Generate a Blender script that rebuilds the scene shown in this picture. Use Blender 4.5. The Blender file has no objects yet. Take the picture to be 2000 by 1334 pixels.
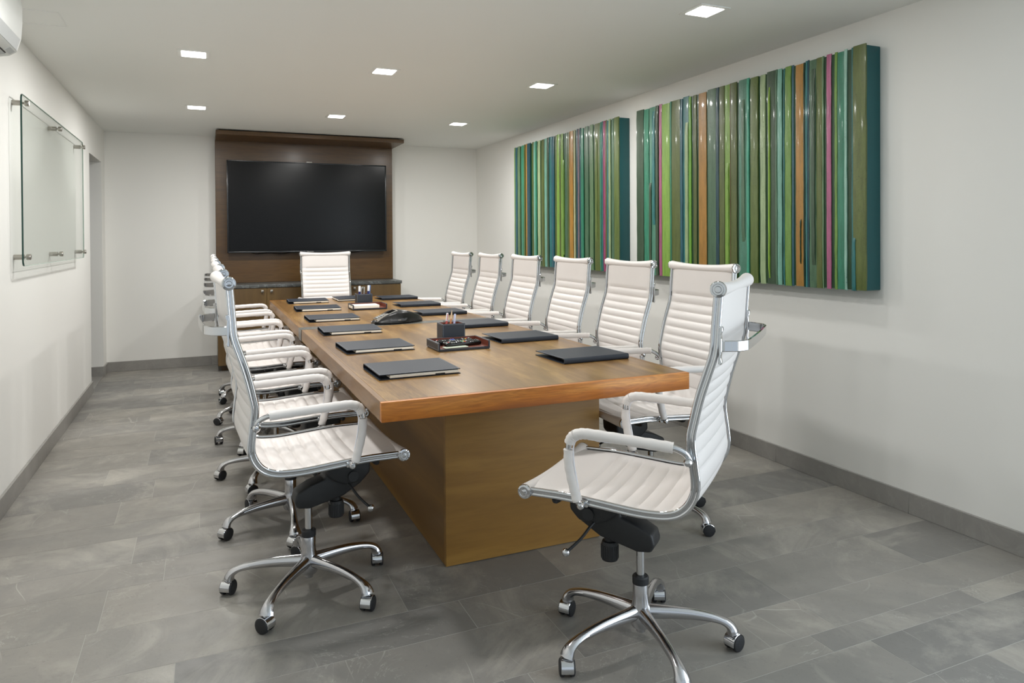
import bpy, bmesh, math, random
from mathutils import Vector, Matrix
PI = math.pi
random.seed(7)
S = bpy.context.scene
C = S.collection

# ------------------------------------------------------------------ camera
F, YAW, Y0, ROLL, PITCH, H = 1377.59, 0.41196, 478.89, -0.00569, -0.00927, 1.335
fw = Vector((math.sin(YAW)*math.cos(PITCH), math.cos(YAW)*math.cos(PITCH), math.sin(PITCH)))
r0 = Vector((math.cos(YAW), -math.sin(YAW), 0)); u0 = r0.cross(fw)
rt = math.cos(ROLL)*r0 + math.sin(ROLL)*u0; up = -math.sin(ROLL)*r0 + math.cos(ROLL)*u0
cd = bpy.data.cameras.new('camera'); cam = bpy.data.objects.new('camera', cd); C.objects.link(cam)
cam.matrix_world = Matrix(((rt.x, up.x, -fw.x, 0), (rt.y, up.y, -fw.y, 0), (rt.z, up.z, -fw.z, H), (0, 0, 0, 1)))
cd.sensor_width = 36; cd.lens = F/2000*36; cd.shift_y = -(667-Y0)/2000; cd.clip_start = .05
S.camera = cam
# ------------------------------------------------------------------ world, daylight, exposure
w = bpy.data.worlds.new('world'); S.world = w; w.use_nodes = True
bg = w.node_tree.nodes['Background']; bg.inputs[0].default_value = (.80, .90, 1, 1); bg.inputs[1].default_value = .15
S.view_settings.view_transform = 'Standard'; S.view_settings.look = 'None'
S.view_settings.gamma = 1; S.view_settings.use_curve_mapping = False
S.view_settings.exposure = 0.30
S.cycles.use_denoising = True
S.cycles.max_bounces = 10; S.cycles.diffuse_bounces = 6
S.cycles.caustics_reflective = False; S.cycles.caustics_refractive = False
S.cycles.sample_clamp_indirect = 6
def area(name, loc, rot, sx, sy, power, col, parent=None):
    l = bpy.data.lights.new(name, 'AREA'); l.shape = 'RECTANGLE'; l.size = sx; l.size_y = sy; l.energy = power; l.color = col
    o = bpy.data.objects.new(name, l); C.objects.link(o); o.location = loc; o.rotation_euler = rot
    if parent: o.parent = parent
    return o
# daylight entering through the glazed wall behind the camera and the glazed opening in the right wall
area('daylight_front', (1.1, -1.95, 1.25), (PI/2, 0, 0), 3.4, 2.1, 11, (.80, .91, 1))
area('daylight_right', (3.08, -.35, 1.2), (PI/2, 0, PI/2), 2.9, 2.1, 66, (.82, .92, 1))

# ------------------------------------------------------------------ materials
def lin(c):
    return tuple(((x/255)/12.92 if x/255 <= .04045 else ((x/255+.055)/1.055)**2.4) for x in c)
class NT:
    def __init__(s, name):
        s.m = bpy.data.materials.new(name); s.m.use_nodes = True; s.t = s.m.node_tree
        s.b = s.t.nodes['Principled BSDF']
    def n(s, typ, **kw):
        o = s.t.nodes.new(typ)
        for k, v in kw.items():
            if k.startswith('i_'):
                o.inputs[k[2:].replace('_', ' ')].default_value = v
            else: setattr(o, k, v)
        return o
    def l(s, a, b): s.t.links.new(a, b)
    def coords(s, scale=(1, 1, 1), rot=(0, 0, 0), kind='Object'):
        tc = s.n('ShaderNodeTexCoord'); mp = s.n('ShaderNodeMapping')
        mp.inputs['Scale'].default_value = scale; mp.inputs['Rotation'].default_value = rot
        s.l(tc.outputs[kind], mp.inputs[0]); return mp.outputs[0]
    def noise(s, vec, scale, detail=4, rough=.5, dist=0):
        o = s.n('ShaderNodeTexNoise'); s.l(vec, o.inputs['Vector'])
        o.inputs['Scale'].default_value = scale; o.inputs['Detail'].default_value = detail
        o.inputs['Roughness'].default_value = rough; o.inputs['Distortion'].default_value = dist
        return o.outputs[0]
    def ramp(s, fac, stops):
        o = s.n('ShaderNodeValToRGB'); s.l(fac, o.inputs[0]); e = o.color_ramp.elements
        while len(e) < len(stops): e.new(.5)
        for i, (p_, c) in enumerate(stops):
            e[i].position = p_; e[i].color = (*c, 1) if len(c) == 3 else c
        return o.outputs[0]
    def mix(s, fac, a, b, mode='MIX'):
        o = s.n('ShaderNodeMix', data_type='RGBA', blend_type=mode)
        for sock, v in ((o.inputs[0], fac), (o.inputs[6], a), (o.inputs[7], b)):
            if hasattr(v, 'type') and hasattr(v, 'links'): s.l(v, sock)
            elif isinstance(v, (int, float)): sock.default_value = v
            else: sock.default_value = (*v, 1) if len(v) == 3 else v
        return o.outputs[2]
    def math(s, op, a, b=0.5):
        o = s.n('ShaderNodeMath', operation=op)
        for sock, v in ((o.inputs[0], a), (o.inputs[1], b)):
            if isinstance(v, (int, float)): sock.default_value = v
            else: s.l(v, sock)
        return o.outputs[0]
    def bump(s, h, strength=.1, dist=.01):
        o = s.n('ShaderNodeBump'); s.l(h, o.inputs['Height']); o.inputs['Strength'].default_value = strength
        o.inputs['Distance'].default_value = dist; s.l(o.outputs[0], s.b.inputs['Normal'])
    def base(s, v):
        if isinstance(v, tuple): s.b.inputs['Base Color'].default_value = (*v, 1)
        else: s.l(v, s.b.inputs['Base Color'])
def simple(name, col, rough=.5, metal=0, bumps=None, coat=0, spec=None, var=.0):
    m = NT(name); col = lin(col)
    m.b.inputs['Roughness'].default_value = rough; m.b.inputs['Metallic'].default_value = metal
    if coat: m.b.inputs['Coat Weight'].default_value = coat; m.b.inputs['Coat Roughness'].default_value = .1
    if spec is not None: m.b.inputs['Specular IOR Level'].default_value = spec
    v = m.coords()
    if var:
        nz = m.noise(v, 6, 3); m.base(m.mix(nz, tuple(c*(1-var) for c in col), tuple(min(1, c*(1+var)) for c in col)))
    else: m.base(col)
    if bumps: m.bump(m.noise(v, bumps[0], 4), bumps[1], bumps[2] if len(bumps) > 2 else .002)
    return m.m
M = {}
def paint(name, col):
    m = NT(name); v = m.coords(); c = lin(col)
    m.base(m.mix(m.noise(v, 1.3, 3), tuple(x*.985 for x in c), tuple(min(1, x*1.01) for x in c)))
    m.b.inputs['Roughness'].default_value = .62; m.b.inputs['Specular IOR Level'].default_value = .3
    m.bump(m.noise(v, 90, 3), .06, .002); return m.m
M['wall'] = paint('wall_paint', (236, 235, 231))
M['ceil'] = paint('ceiling_paint', (236, 238, 235))
M['white'] = simple('white_plastic', (232, 233, 230), .35, var=.02)
M['acwhite'] = simple('air_conditioner_white', (208, 210, 206), .4, var=.02)
M['grille'] = simple('grey_plastic', (176, 179, 178), .45)
M['chrome'] = simple('chrome', (205, 206, 208), .05, 1)
M['alu'] = simple('polished_aluminium', (196, 196, 199), .16, 1, var=.05)
M['steel'] = simple('brushed_steel', (176, 172, 164), .3, 1)
M['black'] = simple('black_plastic', (30, 31, 33), .5, bumps=(400, .1))
M['blackgloss'] = simple('gloss_black', (10, 10, 11), .12)
M['rubber'] = simple('caster_rubber', (32, 33, 36), .6)
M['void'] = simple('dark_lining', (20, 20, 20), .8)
def leather(name, col, rough=.42, b=.12, sc=260):
    m = NT(name); v = m.coords(); c = lin(col)
    m.base(m.mix(m.noise(v, 7, 3), tuple(x*.96 for x in c), tuple(min(1, x*1.02) for x in c)))
    m.b.inputs['Roughness'].default_value = rough
    vo = m.n('ShaderNodeTexVoronoi'); m.l(v, vo.inputs[0]); vo.inputs['Scale'].default_value = sc
    m.bump(vo.outputs[0], b, .0006); return m.m
M['leather'] = leather('white_leather', (229, 224, 221))
M['zip'] = simple('zip_tape', (240, 240, 246), .6, bumps=(500, .3))
M['navy'] = leather('navy_leather', (34, 41, 52), .5, .25, 500); M['navy'].node_tree.nodes['Principled BSDF'].inputs['Specular IOR Level'].default_value = .35
M['navyside'] = leather('black_leather', (38, 43, 52), .42, .2, 500)
M['stitch'] = simple('stitching', (150, 156, 164), .6)
M['brownleather'] = leather('brown_leather', (112, 56, 40), .45, .15, 400)
M['paper'] = simple('paper', (244, 240, 230), .7, bumps=(700, .2))
M['green'] = simple('green_card', (205, 214, 196), .6)
def wood(name, dark, mid, light, axis, plank=0, rough=.35, coat=.3, fine=1.0, figure=0.6, fs=(.55, 3.2), streak=.22, rings_n=9):
    """axis: the grain runs along this object axis"""
    m = NT(name); sc = [9, 9, 9]; sc[axis] = .9
    v = m.coords(tuple(sc)); v1 = m.coords()
    big = m.noise(v, .55*fine, 3, .5, .8); fin = m.noise(v, 7*fine, 6, .65, .3)
    wv = m.n('ShaderNodeTexNoise'); sc2 = [fs[1]]*3; sc2[axis] = fs[0]
    m.l(m.coords(tuple(sc2)), wv.inputs['Vector']); wv.inputs['Scale'].default_value = 1.4
    wv.inputs['Detail'].default_value = 2; wv.inputs['Distortion'].default_value = 1.2
    rings = m.math('FRACT', m.math('MULTIPLY', wv.outputs[0], rings_n))
    rings = m.math('ABSOLUTE', m.math('SUBTRACT', rings, .5))
    col = m.ramp(big, [(.28, lin(dark)), (.5, lin(mid)), (.74, lin(light))])
    col = m.mix(m.math('MULTIPLY', rings, figure), col, lin(dark))
    col = m.mix(m.math('MULTIPLY', m.ramp(fin, [(.45, (0, 0, 0)), (.62, (1, 1, 1))]), streak), col, lin(dark))
    if plank:
        sx = m.n('ShaderNodeSeparateXYZ'); m.l(v1, sx.inputs[0])
        k = m.math('FLOOR', m.math('MULTIPLY', sx.outputs[0], 1/plank))
        wn = m.n('ShaderNodeTexWhiteNoise', noise_dimensions='1D'); m.l(k, wn.inputs['W'])
        col = m.mix(m.math('MULTIPLY', wn.outputs[0], .38), col, lin(light))
    m.base(col); m.b.inputs['Roughness'].default_value = rough
    m.b.inputs['Coat Weight'].default_value = coat; m.b.inputs['Coat Roughness'].default_value = .18
    m.bump(fin, .08, .002); return m.m
M['top'] = wood('walnut_table_top', (84, 54, 22), (134, 98, 50), (178, 140, 82), 1, plank=.14, rough=.34, coat=.15, figure=.55, fine=2.0, streak=.5)
M['edge'] = wood('lit_walnut_edge', (140, 76, 20), (198, 120, 38), (232, 162, 72), 0, rough=.42, coat=.05, figure=.8, fs=(2.0, 13), rings_n=6, fine=1.8, streak=.35)  # brighter, oranger edge wood: the light on the table end is put into the colour
M['sideedge'] = wood('brown_walnut_edge', (98, 68, 34), (134, 98, 54), (160, 124, 76), 1, rough=.42, coat=.1, figure=.6, fs=(1.2, 10), rings_n=6, streak=.35)
M['basewood'] = wood('olive_walnut_veneer', (114, 80, 30), (146, 106, 46), (166, 126, 60), 0, rough=.42, coat=.1, figure=.2)
M['baseside'] = wood('olive_walnut_side', (114, 80, 30), (146, 106, 46), (166, 126, 60), 1, rough=.42, coat=.1, figure=.2)
M['panel'] = wood('dark_walnut_panel', (64, 42, 15), (90, 62, 24), (96, 70, 36), 0, rough=.36, coat=.12, figure=.5, streak=.4)
M['cabwood'] = wood('walnut_cabinet', (74, 56, 30), (96, 74, 42), (114, 90, 52), 2, rough=.35, coat=.2, figure=.25)
def stone(name, a, b, vein, amt=.5):
    m = NT(name); v = m.coords(); n1 = m.noise(v, 9, 6, .65, .6); n2 = m.noise(v, 3.1, 8, .6, 2.5)
    col = m.mix(n1, lin(a), lin(b))
    vm = m.ramp(m.math('ABSOLUTE', m.math('SUBTRACT', n2, .5)), [(0, (1, 1, 1)), (.012, (.3, .3, .3)), (.03, (0, 0, 0))])
    m.base(m.mix(m.math('MULTIPLY', vm, amt), col, lin(vein)))
    m.b.inputs['Roughness'].default_value = .35; return m.m
M['slate'] = stone('dark_slate', (58, 60, 60), (92, 94, 92), (160, 165, 168))
M['bandstone'] = stone('slate_band', (66, 67, 64), (94, 94, 88), (150, 150, 142), .35)
M['skirting'] = stone('stone_skirting', (130, 128, 125), (160, 157, 152), (168, 166, 160), .25)
# floor stone: per-tile tint from a colour attribute, clouds, pits and thin calcite veins
def floor_mat():
    m = NT('grey_stone_tiles'); v = m.coords()
    at = m.n('ShaderNodeAttribute', attribute_name='tint')
    off = m.n('ShaderNodeVectorMath', operation='MULTIPLY_ADD'); m.l(at.outputs[0], off.inputs[0])
    off.inputs[1].default_value = (37, 53, 71); m.l(v, off.inputs[2]); vv = off.outputs[0]
    sx = m.n('ShaderNodeSeparateColor'); m.l(at.outputs[0], sx.inputs[0])
    col = m.ramp(sx.outputs[0], [(0, lin((122, 119, 116))), (.5, lin((151, 146, 139))), (1, lin((182, 174, 162)))])
    col = m.mix(m.math('MULTIPLY', m.noise(vv, 3.2, 7, .62, .8), .75), lin((124, 123, 120)), col)
    cl = m.noise(vv, 2.1, 8, .68, 1.2)
    col = m.mix(m.ramp(cl, [(.5, (0, 0, 0)), (.74, (.55, .55, .55))]), col, lin((192, 187, 176)))
    sp = m.noise(vv, 55, 5, .7); col = m.mix(m.ramp(sp, [(.58, (0, 0, 0)), (.72, (.32, .32, .32))]), col, lin((92, 90, 90)))
    # straight-ish veins: warped voronoi edges masked by noise
    wp = m.n('ShaderNodeVectorMath', operation='MULTIPLY_ADD')
    nzc = m.n('ShaderNodeTexNoise'); m.l(vv, nzc.inputs['Vector']); nzc.inputs['Scale'].default_value = 2.0
    m.l(nzc.outputs[1], wp.inputs[0]); wp.inputs[1].default_value = (.22, .22, .22)
    ms = m.n('ShaderNodeMapping'); ms.inputs['Scale'].default_value = (1.9, .62, 1); ms.inputs['Rotation'].default_value = (0, 0, .5)
    m.l(vv, ms.inputs[0]); m.l(ms.outputs[0], wp.inputs[2])
    vo = m.n('ShaderNodeTexVoronoi', feature='DISTANCE_TO_EDGE'); m.l(wp.outputs[0], vo.inputs['Vector']); vo.inputs['Scale'].default_value = 2.3
    ln = m.ramp(vo.outputs[0], [(0, (1, 1, 1)), (.004, (.25, .25, .25)), (.007, (0, 0, 0))])
    mk = m.ramp(m.noise(vv, 1.7, 2), [(.55, (0, 0, 0)), (.63, (1, 1, 1))])
    ve = m.math('MULTIPLY', m.math('MULTIPLY', ln, mk), .5)
    n3 = m.noise(vv, 3.4, 6, .6, 3.0)
    v2 = m.ramp(m.math('ABSOLUTE', m.math('SUBTRACT', n3, .5)), [(0, (.45, .45, .45)), (.006, (0, 0, 0))])
    mk2 = m.ramp(m.noise(vv, 2.3, 2), [(.52, (0, 0, 0)), (.62, (1, 1, 1))])
    ve = m.math('MAXIMUM', ve, m.math('MULTIPLY', v2, mk2))
    col = m.mix(ve, col, lin((208, 206, 198)))
    m.base(col)
    m.l(m.ramp(m.noise(vv, 12, 4), [(.3, (.34, .34, .34)), (.7, (.5, .5, .5))]), m.b.inputs['Roughness'])
    m.bump(m.noise(vv, 26, 7, .7), .22, .004); return m.m
M['floor'] = floor_mat()
M['grout'] = simple('pale_grout', (176, 174, 168), .85)
def paintmat():
    m = NT('glossy_painted_strips'); at = m.n('ShaderNodeAttribute', attribute_name='tint'); v = m.coords((1, 1, .16))
    v2 = m.coords()
    col = m.mix(m.math('MULTIPLY', m.ramp(m.noise(v, 42, 6, .75), [(.38, (0, 0, 0)), (.66, (1, 1, 1))]), .6), at.outputs[0], m.mix(1, at.outputs[0], (.45, .5, .45), 'MULTIPLY'))
    sp = m.ramp(m.noise(v2, 85, 4, .8), [(.60, (0, 0, 0)), (.68, (.75, .75, .75))])
    mk = m.ramp(m.noise(v2, 7, 3), [(.45, (0, 0, 0)), (.6, (1, 1, 1))])
    col = m.mix(m.math('MULTIPLY', sp, mk), col, lin((24, 44, 30)))
    m.base(col); m.b.inputs['Roughness'].default_value = .36
    m.b.inputs['Coat Weight'].default_value = .14; m.b.inputs['Coat Roughness'].default_value = .08
    m.bump(m.noise(v2, 60, 6, .7), .35, .004); return m.m
M['art'] = paintmat()
M['teal'] = simple('teal_canvas', (22, 88, 92), .5, var=.08, bumps=(120, .2))
def emit(name, col, s):
    m = NT(name); m.base((0.8, .8, .8)); m.b.inputs['Emission Color'].default_value = (*col, 1); m.b.inputs['Emission Strength'].default_value = s
    return m.m
M['lamp'] = emit('lamp_diffuser', (1, .98, .94), 7)
def glassmat(name, tint, alpha):
    m = NT(name); tr = m.n('ShaderNodeBsdfTransparent'); tr.inputs[0].default_value = (*tint, 1)
    gl = m.n('ShaderNodeBsdfGlossy'); gl.inputs['Roughness'].default_value = .02
    fr = m.n('ShaderNodeFresnel'); fr.inputs[0].default_value = 1.5
    geo = m.n('ShaderNodeNewGeometry')
    fac = m.math('MULTIPLY', fr.outputs[0], alpha)
    mx = m.n('ShaderNodeMixShader'); m.l(fac, mx.inputs[0]); m.l(tr.outputs[0], mx.inputs[1]); m.l(gl.outputs[0], mx.inputs[2])
    m.l(mx.outputs[0], m.t.nodes['Material Output'].inputs[0]); return m.m
M['glass'] = glassmat('green_tinted_glass', (.972, .984, .976), .3)
M['doorglass'] = glassmat('door_glass', (.80, .86, .84), .9)
M['glassedge'] = simple('dark_glass_edge', (28, 66, 58), .15)
M['paleedge'] = simple('pale_glass_edge', (186, 204, 194), .2)
M['screen'] = simple('tv_screen', (9, 9, 10), .22, spec=.22)
M['bezel'] = simple('tv_bezel', (30, 34, 38), .22)

# ------------------------------------------------------------------ mesh helpers
class MB:
    def __init__(s): s.v, s.f, s.m, s.col = [], [], [], []
    def add(s, vs, fs, mi=0, col=None):
        o = len(s.v); s.v += [tuple(v) for v in vs]
        for f in fs: s.f.append([i+o for i in f]); s.m.append(mi); s.col.append(col)
        return s
    def box(s, x0, x1, y0, y1, z0, z1, mi=0, bev=0, seg=2, col=None):
        if x0 > x1: x0, x1 = x1, x0
        if y0 > y1: y0, y1 = y1, y0
        if z0 > z1: z0, z1 = z1, z0
        bm = bmesh.new(); bmesh.ops.create_cube(bm, size=1)
        for v in bm.verts: v.co = Vector((x0+(v.co.x+.5)*(x1-x0), y0+(v.co.y+.5)*(y1-y0), z0+(v.co.z+.5)*(z1-z0)))
        if bev: bmesh.ops.bevel(bm, geom=list(bm.edges), offset=bev, segments=seg, affect='EDGES', profile=.5)
        s.bm(bm, mi, col); return s
    def bm(s, bm, mi=0, col=None):
        bm.verts.index_update(); s.add([v.co[:] for v in bm.verts], [[v.index for v in f.verts] for f in bm.faces], mi, col); bm.free()
    def prism(s, outline, axis, lo, hi, mi=0, bev=0, seg=2):
        """outline in the two other axes (in x,y,z order), extruded along axis"""
        def P(a, b, t):
            return {0: (t, a, b), 1: (a, t, b), 2: (a, b, t)}[axis]
        bm = bmesh.new(); A = [bm.verts.new(P(a, b, lo)) for a, b in outline]; B = [bm.verts.new(P(a, b, hi)) for a, b in outline]
        n = len(A); bm.faces.new(A); bm.faces.new(B[::-1])
        for i in range(n): bm.faces.new((A[i], B[i], B[(i+1) % n], A[(i+1) % n]))
        bmesh.ops.recalc_face_normals(bm, faces=bm.faces)
        if bev: bmesh.ops.bevel(bm, geom=list(bm.edges), offset=bev, segments=seg, affect='EDGES', profile=.5)
        s.bm(bm, mi); return s
    def sweep(s, pts, sec, mi=0, caps=True, upv=None):
        """sec(i,n) -> list of (side, normal) offsets at point i. upv: fixed side vector, else parallel transport"""
        pts = [Vector(p) for p in pts]; n = len(pts); rings = []
        side = None
        for i, p in enumerate(pts):
            t = pts[min(i+1, n-1)]-pts[max(i-1, 0)]
            if t.length < 1e-7: t = pts[min(i+2, n-1)]-pts[max(i-2, 0)]
            t.normalize()
            if upv is not None: sd = Vector(upv); sd = (sd-t*sd.dot(t)).normalized()
            elif side is None:
                a = Vector((0, 0, 1)) if abs(t.z) < .9 else Vector((0, 1, 0)); sd = t.cross(a).normalized()
            else: sd = (side-t*side.dot(t)).normalized()
            side = sd; nm = t.cross(sd).normalized()
            rings.append([p+sd*a+nm*b for a, b in sec(i, n)])
        k = len(rings[0]); vs = [v for r in rings for v in r]; fs = []
        for i in range(n-1):
            for j in range(k):
                a, b = i*k+j, i*k+(j+1) % k; fs.append((a, b, b+k, a+k))
        if caps: fs.append(list(range(k))[::-1]); fs.append([(n-1)*k+j for j in range(k)])
        s.add(vs, fs, mi); return s
    def tube(s, pts, r, seg=12, mi=0, caps=True, upv=None, ell=1):
        R = r if callable(r) else (lambda i, n: r)
        return s.sweep(pts, lambda i, n: [(R(i, n)*math.cos(2*PI*j/seg), R(i, n)*ell*math.sin(2*PI*j/seg)) for j in range(seg)], mi, caps, upv)
    def lathe(s, prof, c=(0, 0, 0), axis=2, seg=24, mi=0):
        """prof: list of (radius, height)"""
        vs, fs = [], []; n = len(prof)
        for (r, h) in prof:
            for j in range(seg):
                a = 2*PI*j/seg; x, y = r*math.cos(a), r*math.sin(a)
                v = {2: (x, y, h), 0: (h, x, y), 1: (y, h, x)}[axis]
                vs.append((v[0]+c[0], v[1]+c[1], v[2]+c[2]))
        for i in range(n-1):
            for j in range(seg):
                a, b = i*seg+j, i*seg+(j+1) % seg; fs.append((a, b, b+seg, a+seg))
        fs.append(list(range(seg))[::-1]); fs.append([(n-1)*seg+j for j in range(seg)])
        s.add(vs, fs, mi); return s
def build(name, mb, mats, parent=None, loc=None, rz=0, sharp=38):
    me = bpy.data.meshes.new(name); me.from_pydata(mb.v, [], mb.f)
    for m in (mats if isinstance(mats, (list, tuple)) else [mats]): me.materials.append(M[m])
    for p, mi in zip(me.polygons, mb.m): p.material_index = mi; p.use_smooth = True
    if any(c is not None for c in mb.col):
        ca = me.color_attributes.new('tint', 'FLOAT_COLOR', 'CORNER')
        for p, c in zip(me.polygons, mb.col):
            for li in p.loop_indices: ca.data[li].color = (*(c or (0, 0, 0)), 1)
    bm = bmesh.new(); bm.from_mesh(me); bmesh.ops.recalc_face_normals(bm, faces=bm.faces); bm.to_mesh(me); bm.free()
    me.set_sharp_from_angle(angle=math.radians(sharp))
    o = bpy.data.objects.new(name, me); C.objects.link(o)
    if parent: o.parent = parent
    if loc: o.location = loc
    o.rotation_euler.z = rz
    return o
def tag(o, label=None, cat=None, group=None, kind=None):
    if label: o['label'] = label
    if cat: o['category'] = cat
    if group: o['group'] = group
    if kind: o['kind'] = kind
    return o
def thing(name, label, cat, loc=(0, 0, 0), rz=0, group=None):
    o = bpy.data.objects.new(name, None); o.empty_display_size = .1; C.objects.link(o)
    o.location = loc; o.rotation_euler.z = rz; return tag(o, label, cat, group)
def struct(name, mb, mats, parent=None):
    o = build(name, mb, mats, parent)
    if not parent: tag(o, kind='structure')
    return o
def catmull(P, k=6):
    P = [Vector(p) for p in P]; out = []
    for i in range(len(P)-1):
        a = P[max(i-1, 0)]; b = P[i]; c = P[i+1]; d = P[min(i+2, len(P)-1)]
        for j in range(k):
            t = j/k; out.append(.5*((2*b)+(c-a)*t+(2*a-5*b+4*c-d)*t*t+(3*b-a-3*c+d)*t**3))
    out.append(P[-1]); return out
def copy_tree(o, parent=None):
    c = o.copy(); C.objects.link(c); c.parent = parent
    for ch in o.children: copy_tree(ch, c)
    return c

# ------------------------------------------------------------------ room shell
XL, XR, YB, ZC = -.916, 3.112, 8.21, 2.447
YF = -2.05
# stone floor of long tiles in rows of uneven width
rows = [-2.3, -2.0, -1.8, -1.5, -1.2, -1.0, -.7, -.4, -.2, .1, .4, .6, .9, 1.2, 1.45, 1.655, 1.757, 1.957, 2.255, 2.46, 2.765, 3.08, 3.29, 3.58, 3.78, 4.10, 4.40, 4.70, 5.03, 5.24, 5.54, 5.84, 6.04, 6.34, 6.64, 6.84, 7.14, 7.44, 7.64, 7.94, 8.3]
fixed = {2.765: [-.378, .66, 1.30, 2.30], 2.46: [-.095, .85, 1.99, 2.77], 2.255: [-.072, 1.1, 1.97, 2.68], 1.957: [-.3, .9, 1.973, 2.68],
         3.58: [-.287, .5, 1.6, 2.5], 4.40: [-.258, .7, 1.7, 2.6], 3.78: [-.03, .9, 2.0, 2.8], 3.29: [-.157, .7, 1.5, 2.4]}
fm = MB(); fm.box(XL-1.3, XR+.4, YF-.3, YB+.3, -.06, -.0005, 1)
rf = random.Random(11)
for i in range(len(rows)-1):
    y0, y1 = rows[i], rows[i+1]; xs = [XL-1.3]
    if y1 in fixed: xs += fixed[y1]
    else:
        x = XL-1.3+rf.uniform(.2, .9)
        while x < XR: xs.append(x); x += rf.choice([.6, .75, .9, 1.1, 1.25])
    xs.append(XR+.4); g = .0012
    for a, b in zip(xs, xs[1:]):
        if b-a < .05: continue
        fm.box(a+g, b-g, y0+g, y1-g, -.003, 0, 0, col=(rf.random(), rf.random(), rf.random()))
struct('floor', fm, ['floor', 'grout'])
struct('ceiling', MB().box(XL-.2, XR+.2, YF-.2, YB+.2, ZC, ZC+.12), 'ceil')
struct('wall_back', MB().box(XL-.2, XR+.2, YB, YB+.15, 0, ZC), 'wall')
# left wall with the door recess
DY0, DY1, DZ = 7.17, 7.965, 2.112
wl = MB(); wl.box(XL-.2, XL, YF, DY0, 0, ZC); wl.box(XL-.2, XL, DY1, YB, 0, ZC); wl.box(XL-.2, XL, DY0, DY1, DZ, ZC)
struct('wall_left', wl, 'wall')
cor = MB(); cor.box(XL-1.25, XL-1.2, 6.4, YB+.15, 0, ZC); cor.box(XL-1.2, XL-.2, 6.4, 6.45, 0, ZC)
struct('wall_corridor', cor, 'wall')
# right wall: solid along the room, glazed opening beside and behind the camera
wr = MB(); wr.box(XR, XR+.2, 1.35, YB, 0, ZC); wr.box(XR, XR+.2, YF, -1.95, 0, ZC); wr.box(XR, XR+.2, -1.95, 1.35, 2.3, ZC)
struct('wall_right', wr, 'wall')
wf = MB(); wf.box(XL-.2, XR+.2, YF-.15, YF, 2.35, ZC); wf.box(XL-.2, XL+.25, YF-.15, YF, 0, 2.35); wf.box(XR-.25, XR+.2, YF-.15, YF, 0, 2.35)
struct('wall_front', wf, 'wall')
wn = thing('window_1', None, None, (0, 0, 0)); tag(wn, kind='structure')
fr = MB()
for x in (XL+.28, 1.1, XR-.28): fr.box(x-.03, x+.03, YF-.1, YF-.04, 0, 2.35)
fr.box(XL+.25, XR-.25, YF-.1, YF-.04, 0, .06); fr.box(XL+.25, XR-.25, YF-.1, YF-.04, 2.29, 2.35); build('window_frame', fr, 'steel', wn)
wn = thing('window_2', None, None, (0, 0, 0)); tag(wn, kind='structure')
fr = MB()
for y in (-1.92, -.3, 1.32): fr.box(XR+.06, XR+.12, y-.03, y+.03, 0, 2.3)
fr.box(XR+.06, XR+.12, -1.95, 1.35, 0, .06); build('window_frame', fr, 'steel', wn)
ZB = .101; T = .014
def base_run(name, boxes):
    m = MB()
    for b in boxes: m.box(*b, bev=.0015, seg=1)
    struct(name, m, 'skirting')
base_run('baseboard_left', [(XL, XL+T, y0, y1, 0, ZB) for y0, y1 in ((YF, .6), (.6, 2.1), (2.1, 3.4), (3.4, 4.9), (4.9, 6.1), (6.1, DY0-.001), (DY1, YB-T))] + [(XL-.2, XL, DY1-T, DY1, 0, ZB)])
base_run('baseboard_right', [(XR-T, XR, y0, y1, 0, ZB) for y0, y1 in ((1.35, 2.34), (2.34, 3.2), (3.2, 4.4), (4.4, 5.7), (5.7, 7.0), (7.0, YB-T))])
base_run('baseboard_back', [(XL, XL+.98, YB-T, YB, 0, ZB), (XL+.98, .15, YB-T, YB, 0, ZB), (2.03, XR, YB-T, YB, 0, ZB)])
# frameless glass door set in the recess, with patch fittings
dr = thing('door_1', None, None, (0, 0, 0)); tag(dr, kind='structure')
build('glass_panel', MB().box(XL-.115, XL-.105, DY0+.01, DY1-.02, .012, DZ-.012), 'doorglass', dr)
pf = MB(); pf.box(XL-.125, XL-.095, DY0+.005, DY0+.17, DZ-.10, DZ-.008, bev=.003); build('patch_hinge', pf, 'steel', dr)
pf = MB(); pf.box(XL-.125, XL-.095, DY0+.005, DY0+.17, .008, .09, bev=.003); pf.box(XL-.125, XL-.095, DY1-.16, DY1-.01, .012, .10, bev=.003); build('floor_hinge', pf, 'black', dr)
build('door_threshold', MB().box(XL-.2, XL, DY0, DY1, 0, .006), 'skirting', dr)

# ceiling hatch: thin raised frame lines
hx0, hx1, hy0, hy1 = -.88, -.638, 4.03, 4.285
hm = MB()
for b in ((hx0, hx1, hy0, hy0+.005), (hx0, hx1, hy1-.005, hy1), (hx1-.005, hx1, hy0+.005, hy1-.005), (hx0, hx0+.005, hy0+.005, hy1-.005)): hm.box(*b, ZC-.002, ZC+.001)
h_ = thing('access_panel', 'white flush access hatch in the ceiling by the air conditioner', 'ceiling hatch', (0, 0, 0))
build('hatch_frame', hm, 'white', h_)
build('hatch_cover', MB().box(hx0+.007, hx1-.007, hy0+.007, hy1-.007, ZC-.0006, ZC+.001), 'ceil', h_)

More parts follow.
